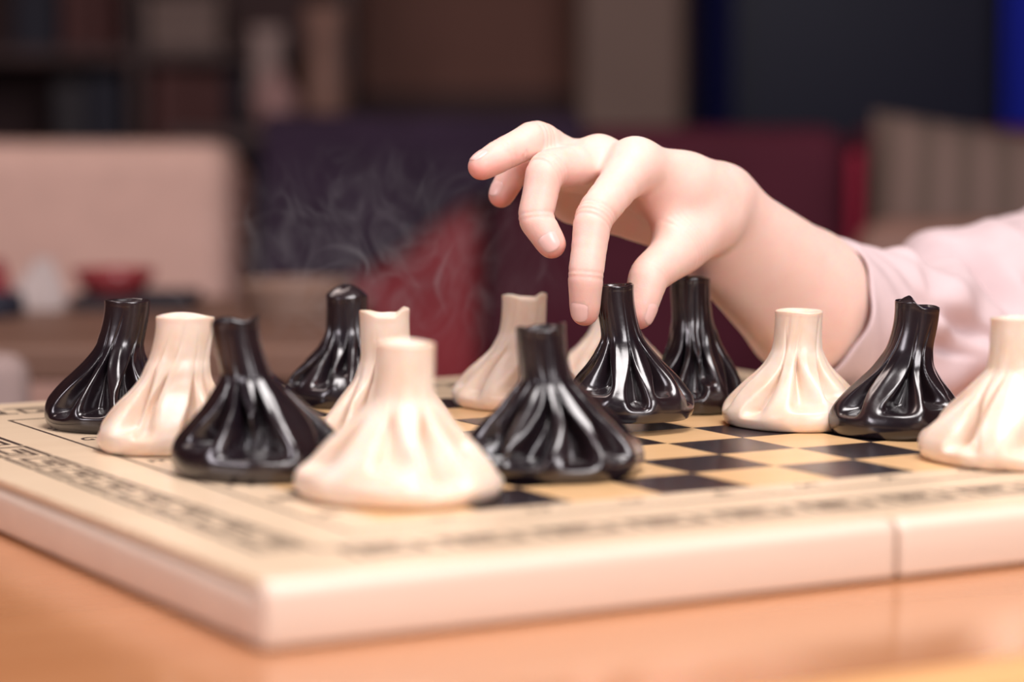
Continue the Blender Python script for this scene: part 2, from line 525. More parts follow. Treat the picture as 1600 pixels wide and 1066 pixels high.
def khinkali(label, black, x, y, R, H, rn, lean=(0, 0), n=12, seed=1, lift=0.0, tilt=(0, 0), top='flat',
             ell=1.0, rim=0.110, depth=0.30, spread=(1, 1), twist=0.25, rot=0.0, neck=0.62, lip=0.02, sag=0.0):
    rg = np.random.default_rng(seed)
    SEG = 224
    # profile control points (radius / R, height / H)
    q = neck
    g = q / 0.62
    P = np.array([(0.0, 0.0), (0.55, 0.0), (0.84, 0.0), (0.935, 0.014), (0.99, rim * 0.55), (1.0, rim * 1.05), (0.972, rim * 1.55), (0.885, 0.245 * g),
                  (0.735, 0.345 * g), (0.575, 0.440 * g), (max(0.445, rn * 1.28), 0.530 * g),
                  (rn * 1.15, 0.625 * g), (rn * 1.05, q + 0.075), (rn * 1.01, q + 0.18), (rn * 1.0, 0.935), (rn * 1.01, 0.975),
                  (rn * 1.0, 0.997), (rn * 0.88, 1.0), (rn * 0.70, 0.975), (rn * 0.45, 0.955), (0.0, 0.95)])
    # catmull-rom through the points
    rows = []
    sub = 7
    PP = np.vstack([2 * P[0] - P[1], P, 2 * P[-1] - P[-2]])
    for i in range(1, len(PP) - 2):
        for k in range(sub):
            t = k / sub
            a, b, c, d = PP[i - 1], PP[i], PP[i + 1], PP[i + 2]
            rows.append(0.5 * ((2 * b) + (c - a) * t + (2 * a - 5 * b + 4 * c - d) * t ** 2 + (3 * b - a - 3 * c + d) * t ** 3))
    rows = np.array(rows[1:])
    rr = np.clip(rows[:, 0], 0.002, None)[:, None]
    zz = rows[:, 1][:, None]
    onside = (np.arange(len(rows)) > sub * 3.0)[:, None] & (np.arange(len(rows)) < sub * 16.0)[:, None]
    th = np.linspace(0, 2 * PI, SEG, endpoint=False)[None, :]
    # pleat positions with jitter
    c0 = (np.arange(n) + rg.uniform(-0.22, 0.22, n)) * 2 * PI / n + rot
    wd = rg.uniform(0.75, 1.25, n)
    dp = rg.uniform(0.6, 1.15, n)
    zb = rim * 1.15 + 0.20 * rg.uniform(0.0, 1.0, n) ** 2.5          # where each pocket ends above the rim
    tz = rg.uniform(-0.05, 0.03, n)
    sk = rg.choice([-1, 1], n, p=[0.3, 0.7])
    V = np.zeros((len(rows), SEG))
    Rg = np.zeros_like(V)
    lt = th + twist * (1.1 - zz) * 1.0
    for k in range(n):
        ck = c0[k] + 0.10 * np.sin(zz * 7 + k * 2.1)
        dth = np.angle(np.exp(1j * (lt - ck)))
        base = 2 * PI / n
        top_z = neck - 0.01 + tz[k]
        up = sstep(0.22, top_z, zz)
        half = base * wd[k] * ((0.36 if black else 0.30) * (1 - up) + 0.07 * up)
        half = np.where(dth * sk[k] > 0, half * (0.85 if black else 1.25), half * (0.85 if black else 0.40))
        amp = dp[k] * sstep(zb[k] - 0.04, zb[k] + 0.07, zz) * (1 - 0.86 * sstep(top_z - 0.12, top_z + 0.03, zz)) * (1 - sstep(neck + 0.05, 0.95, zz))
        pw = 3.6 if black else 2.0
        V = np.maximum(V, amp * np.exp(-np.abs(dth / half) ** pw))
        # raised fold beside each pocket
        Rg += dp[k] * np.exp(-((dth - base * 0.5) / (base * 0.15)) ** 2) * sstep(rim, rim + 0.15, zz) * (1 - sstep(neck - 0.08, neck + 0.08, zz))
    lower = np.exp(-((zz - rim) / 0.10) ** 2) * onside
    ridge = sum(np.exp(-((np.angle(np.exp(1j * (lt - c0[k] - PI / n)))) / (0.5 * PI / n)) ** 2) for k in range(n))
    depth = depth + (0.08 if black else 0.11)
    rad = rr * (1 + 0.022 * (ridge - 0.5) * lower - depth * V * onside + (0.055 if black else 0.03) * Rg * onside)
    # slow irregularity of the outline
    ph = rg.uniform(0, 2 * PI, 6)
    lob = sum(a * np.cos(m * th + ph[m]) for m, a in ((1, 0.022), (2, 0.028), (3, 0.020), (5, 0.010)))
    rad = rad * (1 + lob * (1 - 0.5 * sstep(0.4, 0.8, zz)))
    X = rad * np.cos(th) * R
    Y = rad * np.sin(th) * R
    up = sstep(neck - 0.05, neck + 0.1, zz)
    X = X * (1 + (ell - 1) * up) * (1 + (spread[0] - 1) * (1 - up))
    Y = Y / (1 + (ell - 1) * up) * (1 + (spread[1] - 1) * (1 - up))
    Z = zz * H + 0 * th
    # folded body droops a little inside the pockets
    Z = Z - 0.05 * H * V * onside * (1 - up)
    edge = sstep(0.86, 1.0, zz)
    wob = sum(rg.uniform(0.4, 1) * np.cos(m * th + ph[m % 6] * 1.7) for m in (1, 2, 3))
    if top == 'flat':
        Z = Z + edge * H * lip * 0.3 * wob
    elif top == 'torn':
        xn = X / (rn * R)
        Z = Z + edge * H * (lip * 0.5 * wob + 0.022 * sstep(0.45, 0.95, xn))
    elif top == 'ears':
        xn = X / (rn * R)
        Z = Z + edge * H * (lip * 0.5 * wob + 0.05 * sstep(0.40, 0.80, xn) + 0.03 * sstep(0.1, 0.8, -xn))
    elif top == 'round':
        Z = Z + H * 0.045 * sstep(0.93, 0.99, zz) * (rr < rn * 1.02) * (1 - rr / rn) + edge * H * lip * wob * 0.3
        Z = np.where((np.arange(len(rows))[:, None] > sub * 16), H * (1.0 + 0.10 * (1 - (rr / rn) ** 2)) + 0.006 * H * wob, Z)
    elif top == 'stub':
        xn = X / (rn * R)
        lump = sstep(-0.25, 0.35, -xn - 0.05)
        Z = Z + edge * H * (lip * 0.4 * wob + 0.05 * lump)
        Z = np.where(np.arange(len(rows))[:, None] > sub * 16, H * (1.0 + 0.095 * lump * (1 - 0.8 * (rr / rn) ** 2) - 0.02 * (1 - lump)) + 0.006 * H * wob, Z)
    # neck surface: slack vertical creases
    cr = sum(np.exp(-((np.angle(np.exp(1j * (th - rg.uniform(0, 6.28) - 0.5 * zz)))) / 0.10) ** 2) for _ in range(4))
    fade = sstep(neck - 0.04, neck + 0.10, zz) * (1 - 0.6 * sstep(0.9, 1, zz))
    X = X * (1 - 0.03 * cr * fade)
    Y = Y * (1 - 0.03 * cr * fade)
    bend = sstep(0.25, 1.0, zz)
    X = X + lean[0] * bend
    Y = Y + lean[1] * bend
    if sag:
        Z = Z - sag * np.maximum(0, np.cos(th)) * (1 - up) * zz * H
    bottom = (np.arange(len(rows)) <= sub * 2)[:, None]
    Z = np.where(bottom, 0.0003, np.maximum(Z, 0.0003))
    nr = len(rows)
    vs = np.stack([X, Y, Z], -1).reshape(-1, 3)
    idx = np.arange(nr * SEG).reshape(nr, SEG)
    a, b = idx[:-1], np.roll(idx, -1, 1)[:-1]
    c, d = np.roll(idx, -1, 1)[1:], idx[1:]
    fs = np.stack([a, b, c, d], -1).reshape(-1, 4).tolist()
    nb = len(vs)
    vs = np.vstack([vs, [[vs[:SEG, 0].mean(), vs[:SEG, 1].mean(), 0.0003]], [vs[-SEG:].mean(0)]])
    for k in range(SEG):
        fs.append((idx[0, (k + 1) % SEG], idx[0, k], nb))
        fs.append((idx[-1, k], idx[-1, (k + 1) % SEG], nb + 1))
    o = mesh_obj('khinkali_dumpling', vs, [tuple(int(i) for i in f) for f in fs], M_black if black else M_white, None, True)
    o.location = (x, y, TZ + 0.0002 + BT + 0.0002 + lift)
    o.rotation_euler = (tilt[0], tilt[1], 0)
    tag(o, label, 'dumpling', 'black khinkali chess pieces' if black else 'white khinkali chess pieces')
    return o

khinkali('glossy black khinkali on the lettered board edge beside the G', True, -0.2068, 1.3086, 0.0350, 0.0650, 0.31, (0.0095, 0.0), 8, 11, ell=1.08, depth=0.34, rot=0.2, lip=0.01)
khinkali('cream khinkali wedged between two black ones over the lettered edge', False, -0.1645, 1.2215, 0.0352, 0.0640, 0.37, (0.0078, 0), 11, 12, ell=1.05, twist=0.45, rot=0.9)
khinkali('black khinkali whose neck leans over towards the cream one beside it', True, -0.1124, 1.1386, 0.0388, 0.0690, 0.275, (-0.0110, 0.0), 9, 13, depth=0.34, rot=0.4, top='torn')
khinkali('steaming black khinkali with rounded wet neck at the far board edge', True, -0.0900, 1.4080, 0.0345, 0.0600, 0.33, (-0.001, 0.0), 13, 14, top='round', depth=0.26)
khinkali('cream khinkali with two-eared neck directly behind the largest cream one', False, -0.0590, 1.2221, 0.0365, 0.0645, 0.33, (-0.0022, 0), 10, 15, top='ears', lip=0.01)
khinkali('largest cream khinkali with straight neck standing nearest the bare board corner', False, -0.0467, 1.0731, 0.0448, 0.0650, 0.285, (0.0016, 0), 9, 16, rot=0.35, depth=0.26, top='flat')
khinkali('cream khinkali beside the steam at the far side of the board', False, 0.0042, 1.3994, 0.0372, 0.0590, 0.33, (0.0028, 0), 10, 17, twist=0.5, top='ears', lip=0.01)
khinkali('black khinkali with squat body standing next to the largest cream one', True, 0.0191, 1.1419, 0.0421, 0.0655, 0.268, (-0.0062, 0), 11, 18, depth=0.30, rot=0.1, top='torn')
khinkali('cream khinkali almost hidden behind the piece being lifted', False, 0.0600, 1.4900, 0.0340, 0.0580, 0.32, (0.0, 0), 10, 19)
khinkali('black khinkali being lifted between finger and thumb', True, 0.0590, 1.2940, 0.0325, 0.0672, 0.295, (-0.0080, 0.0), 10, 20, lift=0.0062, tilt=(0.0, 0.015), depth=0.32, rot=0.55, top='torn', lip=0.012, neck=0.58)
khinkali('black khinkali in the shade under the wrist', True, 0.0995, 1.3784, 0.0290, 0.0720, 0.37, (-0.0035, 0), 12, 21, depth=0.27, top='flat', neck=0.60)
khinkali('cream khinkali with wide straight neck in front of the bare forearm', False, 0.1462, 1.3140, 0.0385, 0.0592, 0.318, (0.0015, 0), 9, 22, depth=0.20, rot=0.5)
khinkali('black khinkali with torn neck stub in front of the pink sleeve', True, 0.1943, 1.2783, 0.0342, 0.0640, 0.325, (0.0088, 0), 8, 23, depth=0.33, rot=0.75, top='stub', lip=0.01)
khinkali('cream khinkali at the border beside the torn black one', False, 0.2330, 1.1804, 0.0440, 0.0665, 0.275, (0.0008, 0), 10, 24, depth=0.28, top='flat')

# ------------------------------------------------------------------ person: hand, forearm, sleeve
INDEX = [(0.0636, 1.328, 0.9085, 0.0122), (0.041, 1.292, 0.8830, 0.0098), (0.0370, 1.283, 0.8543, 0.0087), (0.0367, 1.286, 0.8357, 0.0072)]
MIDDLE = [(0.0453, 1.344, 0.9095, 0.0120), (0.0173, 1.306, 0.9070, 0.0100), (0.0117, 1.3, 0.8825, 0.0088), (0.0201, 1.297, 0.869, 0.0072)]
RING = [(0.0356, 1.36, 0.9063, 0.0115), (0.0126, 1.33, 0.9225, 0.0096), (-0.0049, 1.314, 0.9142, 0.0082), (-0.0156, 1.306, 0.9082, 0.0069)]
LITTLE = [(0.0332, 1.384, 0.8909, 0.0105), (0.0129, 1.358, 0.9064, 0.0084), (0.0007, 1.345, 0.9040, 0.0075), (-0.0057, 1.34, 0.8925, 0.0066)]
THUMB = [(0.1039, 1.362, 0.8764, 0.0165), (0.0876, 1.336, 0.8642, 0.0135), (0.0703, 1.311, 0.8525, 0.0102), (0.0648, 1.305, 0.8330, 0.0080)]
CARP = [(0.1103, 1.372, 0.8931, 0.015), (0.1135, 1.385, 0.8909, 0.015), (0.1152, 1.397, 0.8845, 0.015), (0.1152, 1.405, 0.8762, 0.014)]
HYPO = [(0.0346, 1.385, 0.8885, 0.0122), (0.0699, 1.398, 0.88, 0.014), (0.109, 1.405, 0.8656, 0.016)]
WEB = [(0.0771, 1.342, 0.8901, 0.009), (0.0853, 1.337, 0.8702, 0.01)]
FU = [(0.1159, 1.385, 0.8864, 0.0145), (0.1678, 1.45, 0.8396, 0.028), (0.2108, 1.5, 0.8117, 0.03)]
FL = [(0.1129, 1.4, 0.8529, 0.0155), (0.1652, 1.45, 0.8156, 0.028), (0.2071, 1.5, 0.8022, 0.03)]

def rcone(p, a, b):
    A, B = np.array(a[:3], np.float32), np.array(b[:3], np.float32)
    ba = B - A
    t = np.clip(((p - A) @ ba) / (ba @ ba), 0, 1)
    d = p - A - t[:, None] * ba
    return np.sqrt((d * d).sum(1)) - (a[3] + (b[3] - a[3]) * t)

def smin(a, b, k):
    h = np.clip(0.5 + 0.5 * (b - a) / k, 0, 1)
    return b + (a - b) * h - k * h * (1 - h)

def chain(p, J, k=0.003):
    d = rcone(p, J[0], J[1])
    for a, b in zip(J[1:], J[2:]):
        d = smin(d, rcone(p, a, b), k)
    return d

def finger_curve(J):
    """round the joints of a finger's centre line, keep the phalanges a little slimmer than the joints"""
    P = np.array(J)
    out = [P[0]]
    for i in range(len(P) - 1):
        a, b = P[i], P[i + 1]
        for t in (0.14, 0.30, 0.5, 0.70, 0.86):
            q_ = a + (b - a) * t
            q_[3] *= 1 - (0.05 if i < 2 else 0.0) * math.sin(PI * t)
            out.append(q_)
        if i < len(P) - 2:
            c = P[i + 2]
            m = 0.5 * b + 0.25 * (a + (b - a) * 0.86) + 0.25 * (b + (c - b) * 0.14)
            out.append(m)
    out.append(P[-1])
    return [tuple(v) for v in out]

def bounded(p, J):
    P = np.array(J)
    lo_, hi_ = P[:, :3].min(0) - 0.03, P[:, :3].max(0) + 0.03
    m = ((p > lo_.astype(np.float32)) & (p < hi_.astype(np.float32))).all(1)
    d = np.full(len(p), 0.03, np.float32)
    if m.any():
        d[m] = chain(p[m], J, 0.0012)
    return d
CURVES = {}

def hand_sdf(p):
    p = p.astype(np.float32)
    if not CURVES:
        for nm, J in (('i', INDEX), ('m', MIDDLE), ('r', RING), ('l', LITTLE), ('t', THUMB)):
            CURVES[nm] = finger_curve(J)
    palm = rcone(p, INDEX[0], CARP[0])
    for f, c in ((MIDDLE, CARP[1]), (RING, CARP[2]), (LITTLE, CARP[3])):
        palm = smin(palm, rcone(p, f[0], c), 0.010)
    palm = smin(palm, chain(p, HYPO), 0.012)
    # palm side filling between the metacarpals and the thumb base
    palm = smin(palm, rcone(p, (0.075, 1.362, 0.888, 0.010), (0.108, 1.385, 0.872, 0.016)), 0.012)
    arm = smin(chain(p, FU, 0.008), chain(p, FL, 0.008), 0.022)
    arm = smin(arm, rcone(p, (0.1145, 1.392, 0.872, 0.017), (0.166, 1.45, 0.828, 0.031)), 0.018)
    palm = smin(palm, arm, 0.014)
    d = palm
    for f in 'imrl':
        d = smin(d, bounded(p, CURVES[f]), 0.011 if f == 'i' else 0.007)
    # knuckle bumps on the back of the hand
    for J, off in ((MIDDLE, (0.000, -0.001, 0.0030)), (RING, (0, 0, 0.003))):
        c = np.array(J[0][:3]) + np.array(off)
        d = smin(d, np.sqrt(((p - c.astype(np.float32)) ** 2).sum(1)) - 0.0078, 0.010)
    d = smin(d, rcone(p, *WEB), 0.012)
    d = smin(d, rcone(p, (0.0800, 1.345, 0.8965, 0.0125), (0.0985, 1.355, 0.8800, 0.0150)), 0.012)
    d = smin(d, rcone(p, (0.0930, 1.352, 0.8980, 0.0130), (0.1080, 1.368, 0.8830, 0.0155)), 0.012)
    d = smin(d, bounded(p, CURVES['t']), 0.008)
    return d

def surface_nets(f, lo, hi, h, blk=8):
    nb = [int(math.ceil((hi[i] - lo[i]) / (h * blk))) for i in range(3)]
    n = [b * blk + 1 for b in nb]
    F = np.full(n, 1.0, np.float32)
    bi = np.stack(np.meshgrid(*[np.arange(b) for b in nb], indexing='ij'), -1).reshape(-1, 3)
    ctr = np.array(lo) + (bi + 0.5) * blk * h
    dc = f(ctr)
    act = bi[np.abs(dc) < blk * h * 0.95 + 0.004]
    for b in bi[dc < -(blk * h * 0.95)]:
        F[b[0] * blk:(b[0] + 1) * blk + 1, b[1] * blk:(b[1] + 1) * blk + 1, b[2] * blk:(b[2] + 1) * blk + 1] = -1
    loc = np.stack(np.meshgrid(*[np.arange(blk + 1)] * 3, indexing='ij'), -1).reshape(-1, 3)
    for c in range(0, len(act), 400):
        bb = act[c:c + 400]
        gi = (bb[:, None, :] * blk + loc[None]).reshape(-1, 3)
        F[gi[:, 0], gi[:, 1], gi[:, 2]] = f(np.array(lo) + gi * h)
    S = F < 0
    cs = np.zeros([k - 1 for k in n], np.int8)
    for dx in (0, 1):
        for dy in (0, 1):
            for dz in (0, 1):
                cs += S[dx:n[0] - 1 + dx, dy:n[1] - 1 + dy, dz:n[2] - 1 + dz]
    cells = np.argwhere((cs > 0) & (cs < 8))
    vid = np.full(cs.shape, -1, np.int64)
    vid[tuple(cells.T)] = np.arange(len(cells))
    acc = np.zeros((len(cells), 3)); cnt = np.zeros(len(cells))
    corners = [(i, j, k) for i in (0, 1) for j in (0, 1) for k in (0, 1)]
    for a in corners:
        for ax in range(3):
            if a[ax] == 0:
                b = list(a); b[ax] = 1
                fa = F[cells[:, 0] + a[0], cells[:, 1] + a[1], cells[:, 2] + a[2]]
                fb = F[cells[:, 0] + b[0], cells[:, 1] + b[1], cells[:, 2] + b[2]]
                m = (fa < 0) != (fb < 0)
                t = np.where(m, fa / np.where(m, fa - fb, 1), 0)
                pt = np.array(a)[None] + t[:, None] * (np.array(b) - np.array(a))[None]
                acc += pt * m[:, None]; cnt += m
    verts = np.array(lo) + (cells + acc / cnt[:, None]) * h
    faces = []
    for ax in range(3):
        u, v = (ax + 1) % 3, (ax + 2) % 3
        sl0 = [slice(None)] * 3; sl1 = [slice(None)] * 3
        sl0[ax] = slice(0, n[ax] - 1); sl1[ax] = slice(1, n[ax])
        ch = S[tuple(sl0)] != S[tuple(sl1)]
        e = np.argwhere(ch)
        e = e[(e[:, u] > 0) & (e[:, v] > 0) & (e[:, u] < n[u] - 1) & (e[:, v] < n[v] - 1)]
        q = []
        for du, dv in ((-1, -1), (0, -1), (0, 0), (-1, 0)):
            c = e.copy(); c[:, u] += du; c[:, v] += dv
            q.append(vid[c[:, 0], c[:, 1], c[:, 2]])
        q = np.stack(q, 1)
        inside = S[e[:, 0], e[:, 1], e[:, 2]]
        q[~inside] = q[~inside][:, ::-1]
        faces.append(q)
    return verts, np.concatenate(faces)

hv, hf = surface_nets(hand_sdf, (-0.032, 1.262, 0.762), (0.228, 1.545, 0.942), 0.00085)
# pull the vertices exactly onto the surface, then add knuckle creases
for _ in range(2):
    e = 0.0004
    d = hand_sdf(hv)
    g = np.stack([hand_sdf(hv + np.eye(3)[k] * e) - hand_sdf(hv - np.eye(3)[k] * e) for k in range(3)], 1) / (2 * e)
    g /= np.maximum(np.linalg.norm(g, axis=1), 1e-6)[:, None]
    hv = hv - g * np.clip(d, -0.001, 0.001)[:, None]
CREASE = []
for J in (INDEX, MIDDLE, RING, LITTLE, THUMB):
    P = [np.array(j[:3]) for j in J]
    for a, b, c, n_, dep in ((0, 1, 2, 4, 0.00060), (1, 2, 3, 2, 0.00038)):
        t = (P[c] - P[a]) / np.linalg.norm(P[c] - P[a])
        for m in range(n_):
            CREASE.append((P[b] + t * (m - (n_ - 1) / 2) * 0.0026, t, J[b][3], dep if J is not THUMB else dep * 0.45))
for c, t, r, dep in CREASE:
    rel = hv - c
    al = rel @ t
    near = np.linalg.norm(rel - al[:, None] * t, axis=1) < r * 1.5
    hv = hv - g * (dep * np.exp(-(al / 0.0008) ** 2) * near)[:, None]
# blood showing at fingertips and knuckles; thumb web and down-facing skin redder too
red = np.zeros(len(hv))
for J in (INDEX, MIDDLE, RING, LITTLE, THUMB):
    tip, dip, pip = [np.array(J[k][:3]) for k in (3, 2, 1)]
    red = np.maximum(red, 0.70 * np.exp(-(np.linalg.norm(hv - (tip + (tip - dip) * 0.15), axis=1) / 0.011) ** 2))
    red = np.maximum(red, 0.26 * np.exp(-(np.linalg.norm(hv - dip, axis=1) / 0.010) ** 2))
    red = np.maximum(red, 0.28 * np.exp(-(np.linalg.norm(hv - pip, axis=1) / 0.011) ** 2))
red = np.maximum(red, 0.5 * np.exp(-(np.linalg.norm(hv - np.array([0.072, 1.345, 0.876]), axis=1) / 0.014) ** 2))
underside = np.clip(-g[:, 2] * 0.9 - g[:, 0] * 0.25, 0, 1) * (1 - np.clip((hv[:, 0] - 0.10) / 0.03, 0, 1))
red = np.clip(red + 0.30 * underside, 0, 1)
person = mesh_obj('person', hv, hf.tolist(), M_skin, None, True)
at = person.data.attributes.new('redness', 'FLOAT', 'POINT')
at.data.foreach_set('value', red.astype(np.float32))
sm = person.modifiers.new('relax', 'SMOOTH')
sm.factor = 0.5
sm.iterations = 2
tag(person, 'right hand of a person in a pale pink sleeve lifting a black dumpling', 'person')

def nail(J, dorsal, width, length, off=0.0):
    dip, tip, r = Vector(J[2][:3]), Vector(J[3][:3]), J[3][3]
    ax = (tip - dip).normalized()
    dz = Vector(dorsal)
    dz = (dz - ax * dz.dot(ax)).normalized()
    sx = ax.cross(dz)
    r0 = J[2][3]
    L0 = (tip - dip).length
    nu, nv = 14, 12
    vs, fs = [], []
    cen, dirs, lev = [], [], []
    for lay in (0.00012, -0.0012):
        for i in range(nv + 1):
            t = i / nv
            s = L0 + r * 0.62 + off - length * (1 - t)
            rad = r0 + (r - r0) * min(1, s / L0)
            if s > L0:
                q = min(0.97, (s - L0) / (r * 1.04))
                rad = r * math.sqrt(max(0.05, 1 - q * q * 0.72))
            # rounded outline at both ends
            wfac = math.sqrt(max(0.0, 1 - ((0.30 - t) / 0.30) ** 2)) if t < 0.30 else (1.0 if t < 0.72 else math.sqrt(max(0.0, 1 - ((t - 0.72) / 0.29) ** 2)))
            for j in range(nu + 1):
                u = (j / nu * 2 - 1) * width * max(0.12, wfac)
                uu = abs(j / nu * 2 - 1)
                lv = lay if lay < 0 else (0.00022 - 0.0005 * uu ** 4 - 0.0006 * max(0.0, 1 - t / 0.22) + (0.00012 if t > 0.9 else 0))
                dirs.append(dz * math.cos(u) + sx * math.sin(u)); cen.append(dip + ax * s); lev.append(lv)
    cen_, dir_, lev_ = np.array(cen), np.array(dirs), np.array(lev)
    a_, b_ = np.zeros(len(cen_)), np.full(len(cen_), 0.016)
    for _ in range(22):
        m_ = (a_ + b_) / 2
        ins_ = hand_sdf(cen_ + dir_ * m_[:, None]) < lev_
        a_, b_ = np.where(ins_, m_, a_), np.where(ins_, b_, m_)
    vs = [Vector(v) for v in cen_ + dir_ * a_[:, None]]
    st = nu + 1
    half = (nv + 1) * st
    for i in range(nv):
        for j in range(nu):
            a = i * st + j
            fs.append((a, a + 1, a + st + 1, a + st))
            fs.append((half + a, half + a + st, half + a + st + 1, half + a + 1))
    for i in range(nv):
        for j in (0, nu):
            a = i * st + j
            fs.append((a, a + st, half + a + st, half + a))
    for j in range(nu):
        for i in (0, nv):
            a = i * st + j
            fs.append((a, a + 1, half + a + 1, half + a))
    o = mesh_obj('fingernail', vs, fs, M_nail, person, True)
    bm = bmesh.new(); bm.from_mesh(o.data)
    bmesh.ops.recalc_face_normals(bm, faces=bm.faces)
    bm.to_mesh(o.data); bm.free()
    return o
nail(INDEX, (-0.50, -0.85, 0.05), 0.85, 0.0118)
nail(MIDDLE, (0.05, -0.92, -0.10), 0.85, 0.0110)
nail(RING, (-0.45, -0.25, 0.85), 0.85, 0.0105)
nail(LITTLE, (-0.70, -0.65, 0.10), 0.85, 0.0095)
nail(THUMB, (0.85, -0.40, 0.0), 0.85, 0.0125)

# sleeve: a swept cloth tube with folds, lying on the table at the elbow
SLV = [(0.1711, 1.4550, 0.8244, 0.0425), (0.1971, 1.482, 0.8132, 0.0440), (0.2153, 1.500, 0.8060, 0.0475), (0.2459, 1.530, 0.7985, 0.0510), (0.2740, 1.560, 0.7960, 0.0620),
       (0.3200, 1.600, 0.8035, 0.0640), (0.4150, 1.660, 0.8450, 0.0650), (0.5100, 1.700, 0.9060, 0.0700)]
def catmull(P, sub):
    P = np.array(P)
    PP = np.vstack([2 * P[0] - P[1], P, 2 * P[-1] - P[-2]])
    out = []
    for i in range(1, len(PP) - 2):
        for k in range(sub):
            t = k / sub
            a, b, c, d = PP[i - 1], PP[i], PP[i + 1], PP[i + 2]
            out.append(0.5 * ((2 * b) + (c - a) * t + (2 * a - 5 * b + 4 * c - d) * t ** 2 + (3 * b - a - 3 * c + d) * t ** 3))
    out.append(P[-1])
    return np.array(out)
pth = catmull(SLV, 22)
SG = 120
vs, fs = [], []
NL = len(pth)
for i in range(NL):
    c = pth[i, :3]
    t = pth[min(i + 1, NL - 1), :3] - pth[max(i - 1, 0), :3]
    t /= np.linalg.norm(t)
    u0 = np.array([0, -1.0, 0]); u0 = u0 - t * (u0 @ t); u0 /= np.linalg.norm(u0)   # towards the viewer's side
    w0 = np.cross(u0, t); w0 /= np.linalg.norm(w0)
    if w0[2] < 0: w0 = -w0
    s = i / 22.0
    for k in range(SG):
        a = 2 * PI * k / SG           # 0 = viewer's side, pi/2 = up
        r = pth[i, 3]
        f = 0.0
        # deep crease over the crook of the arm and the diagonal folds running from it
        f -= 0.012 * math.exp(-((s - 3.0 - 0.55 * math.cos(a - 1.2)) / 0.20) ** 2) * max(0, math.sin(a + 0.35))
        f += 0.006 * math.exp(-((s - 3.75 - 0.6 * math.cos(a - 1.0)) / 0.28) ** 2) * max(0, math.sin(a + 0.4))
        f += 0.0040 * math.sin(3 * a + 2.2 * s) * float(sstep(0.2, 2.0, s))
        f += 0.0032 * math.sin(5 * a - 4.0 * s + 1.0) * float(sstep(0.6, 2.6, s))
        f -= 0.0085 * math.exp(-((a - 0.55 + 0.33 * (s - 2.0)) / 0.10) ** 2) * math.exp(-((s - 2.6) / 1.1) ** 2)
        f -= 0.0080 * math.exp(-((a - 0.05 + 0.42 * (s - 2.2)) / 0.11) ** 2) * math.exp(-((s - 2.6) / 0.9) ** 2)
        f += 0.0012 * math.sin(7 * a + 9 * s)
        p = c + (u0 * math.cos(a) + w0 * math.sin(a)) * (r + f)
        # cloth rests on table and board
        q = np.array([p[0] - BC[0], p[1] - BC[1]])
        bx = (math.cos(BR) * q[0] + math.sin(BR) * q[1]) / SQ
        fl = TZ + (BT + 0.0035 if bx < 6.45 else 0.0035)
        if p[2] < fl: p[2] = fl + 0.02 * (p[2] - fl) * 0
        vs.append(p)
for i in range(NL - 1):
    for k in range(SG):
        k2 = (k + 1) % SG
        fs.append((i * SG + k, i * SG + k2, (i + 1) * SG + k2, (i + 1) * SG + k))
slv = mesh_obj('sleeve', vs, fs, M_sleeve, person, True)
bm = bmesh.new(); bm.from_mesh(slv.data)
bmesh.ops.recalc_face_normals(bm, faces=bm.faces)
bm.to_mesh(slv.data); bm.free()
so = slv.modifiers.new('thick', 'SOLIDIFY')
so.thickness = 0.0022
so.offset = -1
slv['label'] = 'pale pink cotton sleeve'

# ------------------------------------------------------------------ background furniture
structure(box('lower_wall_dark', -0.28, 2.4, 4.77, 4.80, 0.0, 0.965, M_shelfback, bev=0.004))  # dark slab added so the lower back wall reads darker

def sofa(label, x0, x1, y0, y1, top, mat, arm_mat, seams, arms=(True, True), backs=None):
    t = tag(empty('sofa', ((x0 + x1) / 2, (y0 + y1) / 2, 0)), label, 'sofa')
    cx, cy = (x0 + x1) / 2, (y0 + y1) / 2
    def b(name, a0, a1, b0, b1, c0, c1, m, bev, seg=4):
        return box(name, a0 - cx, a1 - cx, b0 - cy, b1 - cy, c0, c1, m, t, bev, seg, True)
    b('base', x0, x1, y0, y1, 0.10, 0.26, arm_mat, 0.012)
    for ax in (x0 + 0.06, x1 - 0.06):
        for ay in (y0 + 0.06, y1 - 0.06):
            b('foot', ax - 0.025, ax + 0.025, ay - 0.025, ay + 0.025, 0.0, 0.10, M_walnut, 0.004)
    n = len(seams) - 1
    for k in range(n):
        m = mat if backs is None else backs[k]
        b('back_cushion', seams[k] + 0.003, seams[k + 1] - 0.003, y1 - 0.24, y1 - 0.06, 0.42, top, m, 0.035, 5)
        b('seat_cushion', seams[k] + 0.003, seams[k + 1] - 0.003, y0, y1 - 0.22, 0.26, 0.43, m, 0.03, 4)
    b('back_frame', x0, x1, y1 - 0.08, y1, 0.10, top - 0.03, arm_mat, 0.02)
    if arms[0]:
        b('arm', x0 - 0.12, x0, y0, y1, 0.10, 0.62, arm_mat, 0.03)
    if arms[1]:
        b('arm', x1, x1 + 0.12, y0, y1, 0.10, 0.62, arm_mat, 0.03)
    return t
sofa('beige upholstered sofa with straight back behind the side table', -1.75, -0.335, 2.60, 3.30, 0.893, M_beige, M_beige, [-1.75, -1.03, -0.335], (True, False))
rs = sofa('long red velvet sofa, right cushions coloured in shade, with plum throw over its back', -0.300, 1.55, 2.60, 3.34, 0.912, M_red, M_red_shaded, [-0.300, -0.035, 0.415, 0.98, 1.55], (False, True),
          [M_red, M_red_shaded, M_red_shaded, M_red_shaded])
o = box('piping', 0.405 - 0.625, 0.425 - 0.625, 3.075 - 2.97, 3.095 - 2.97, 0.44, 0.885, M_crimson, rs, 0.008, 3, True)

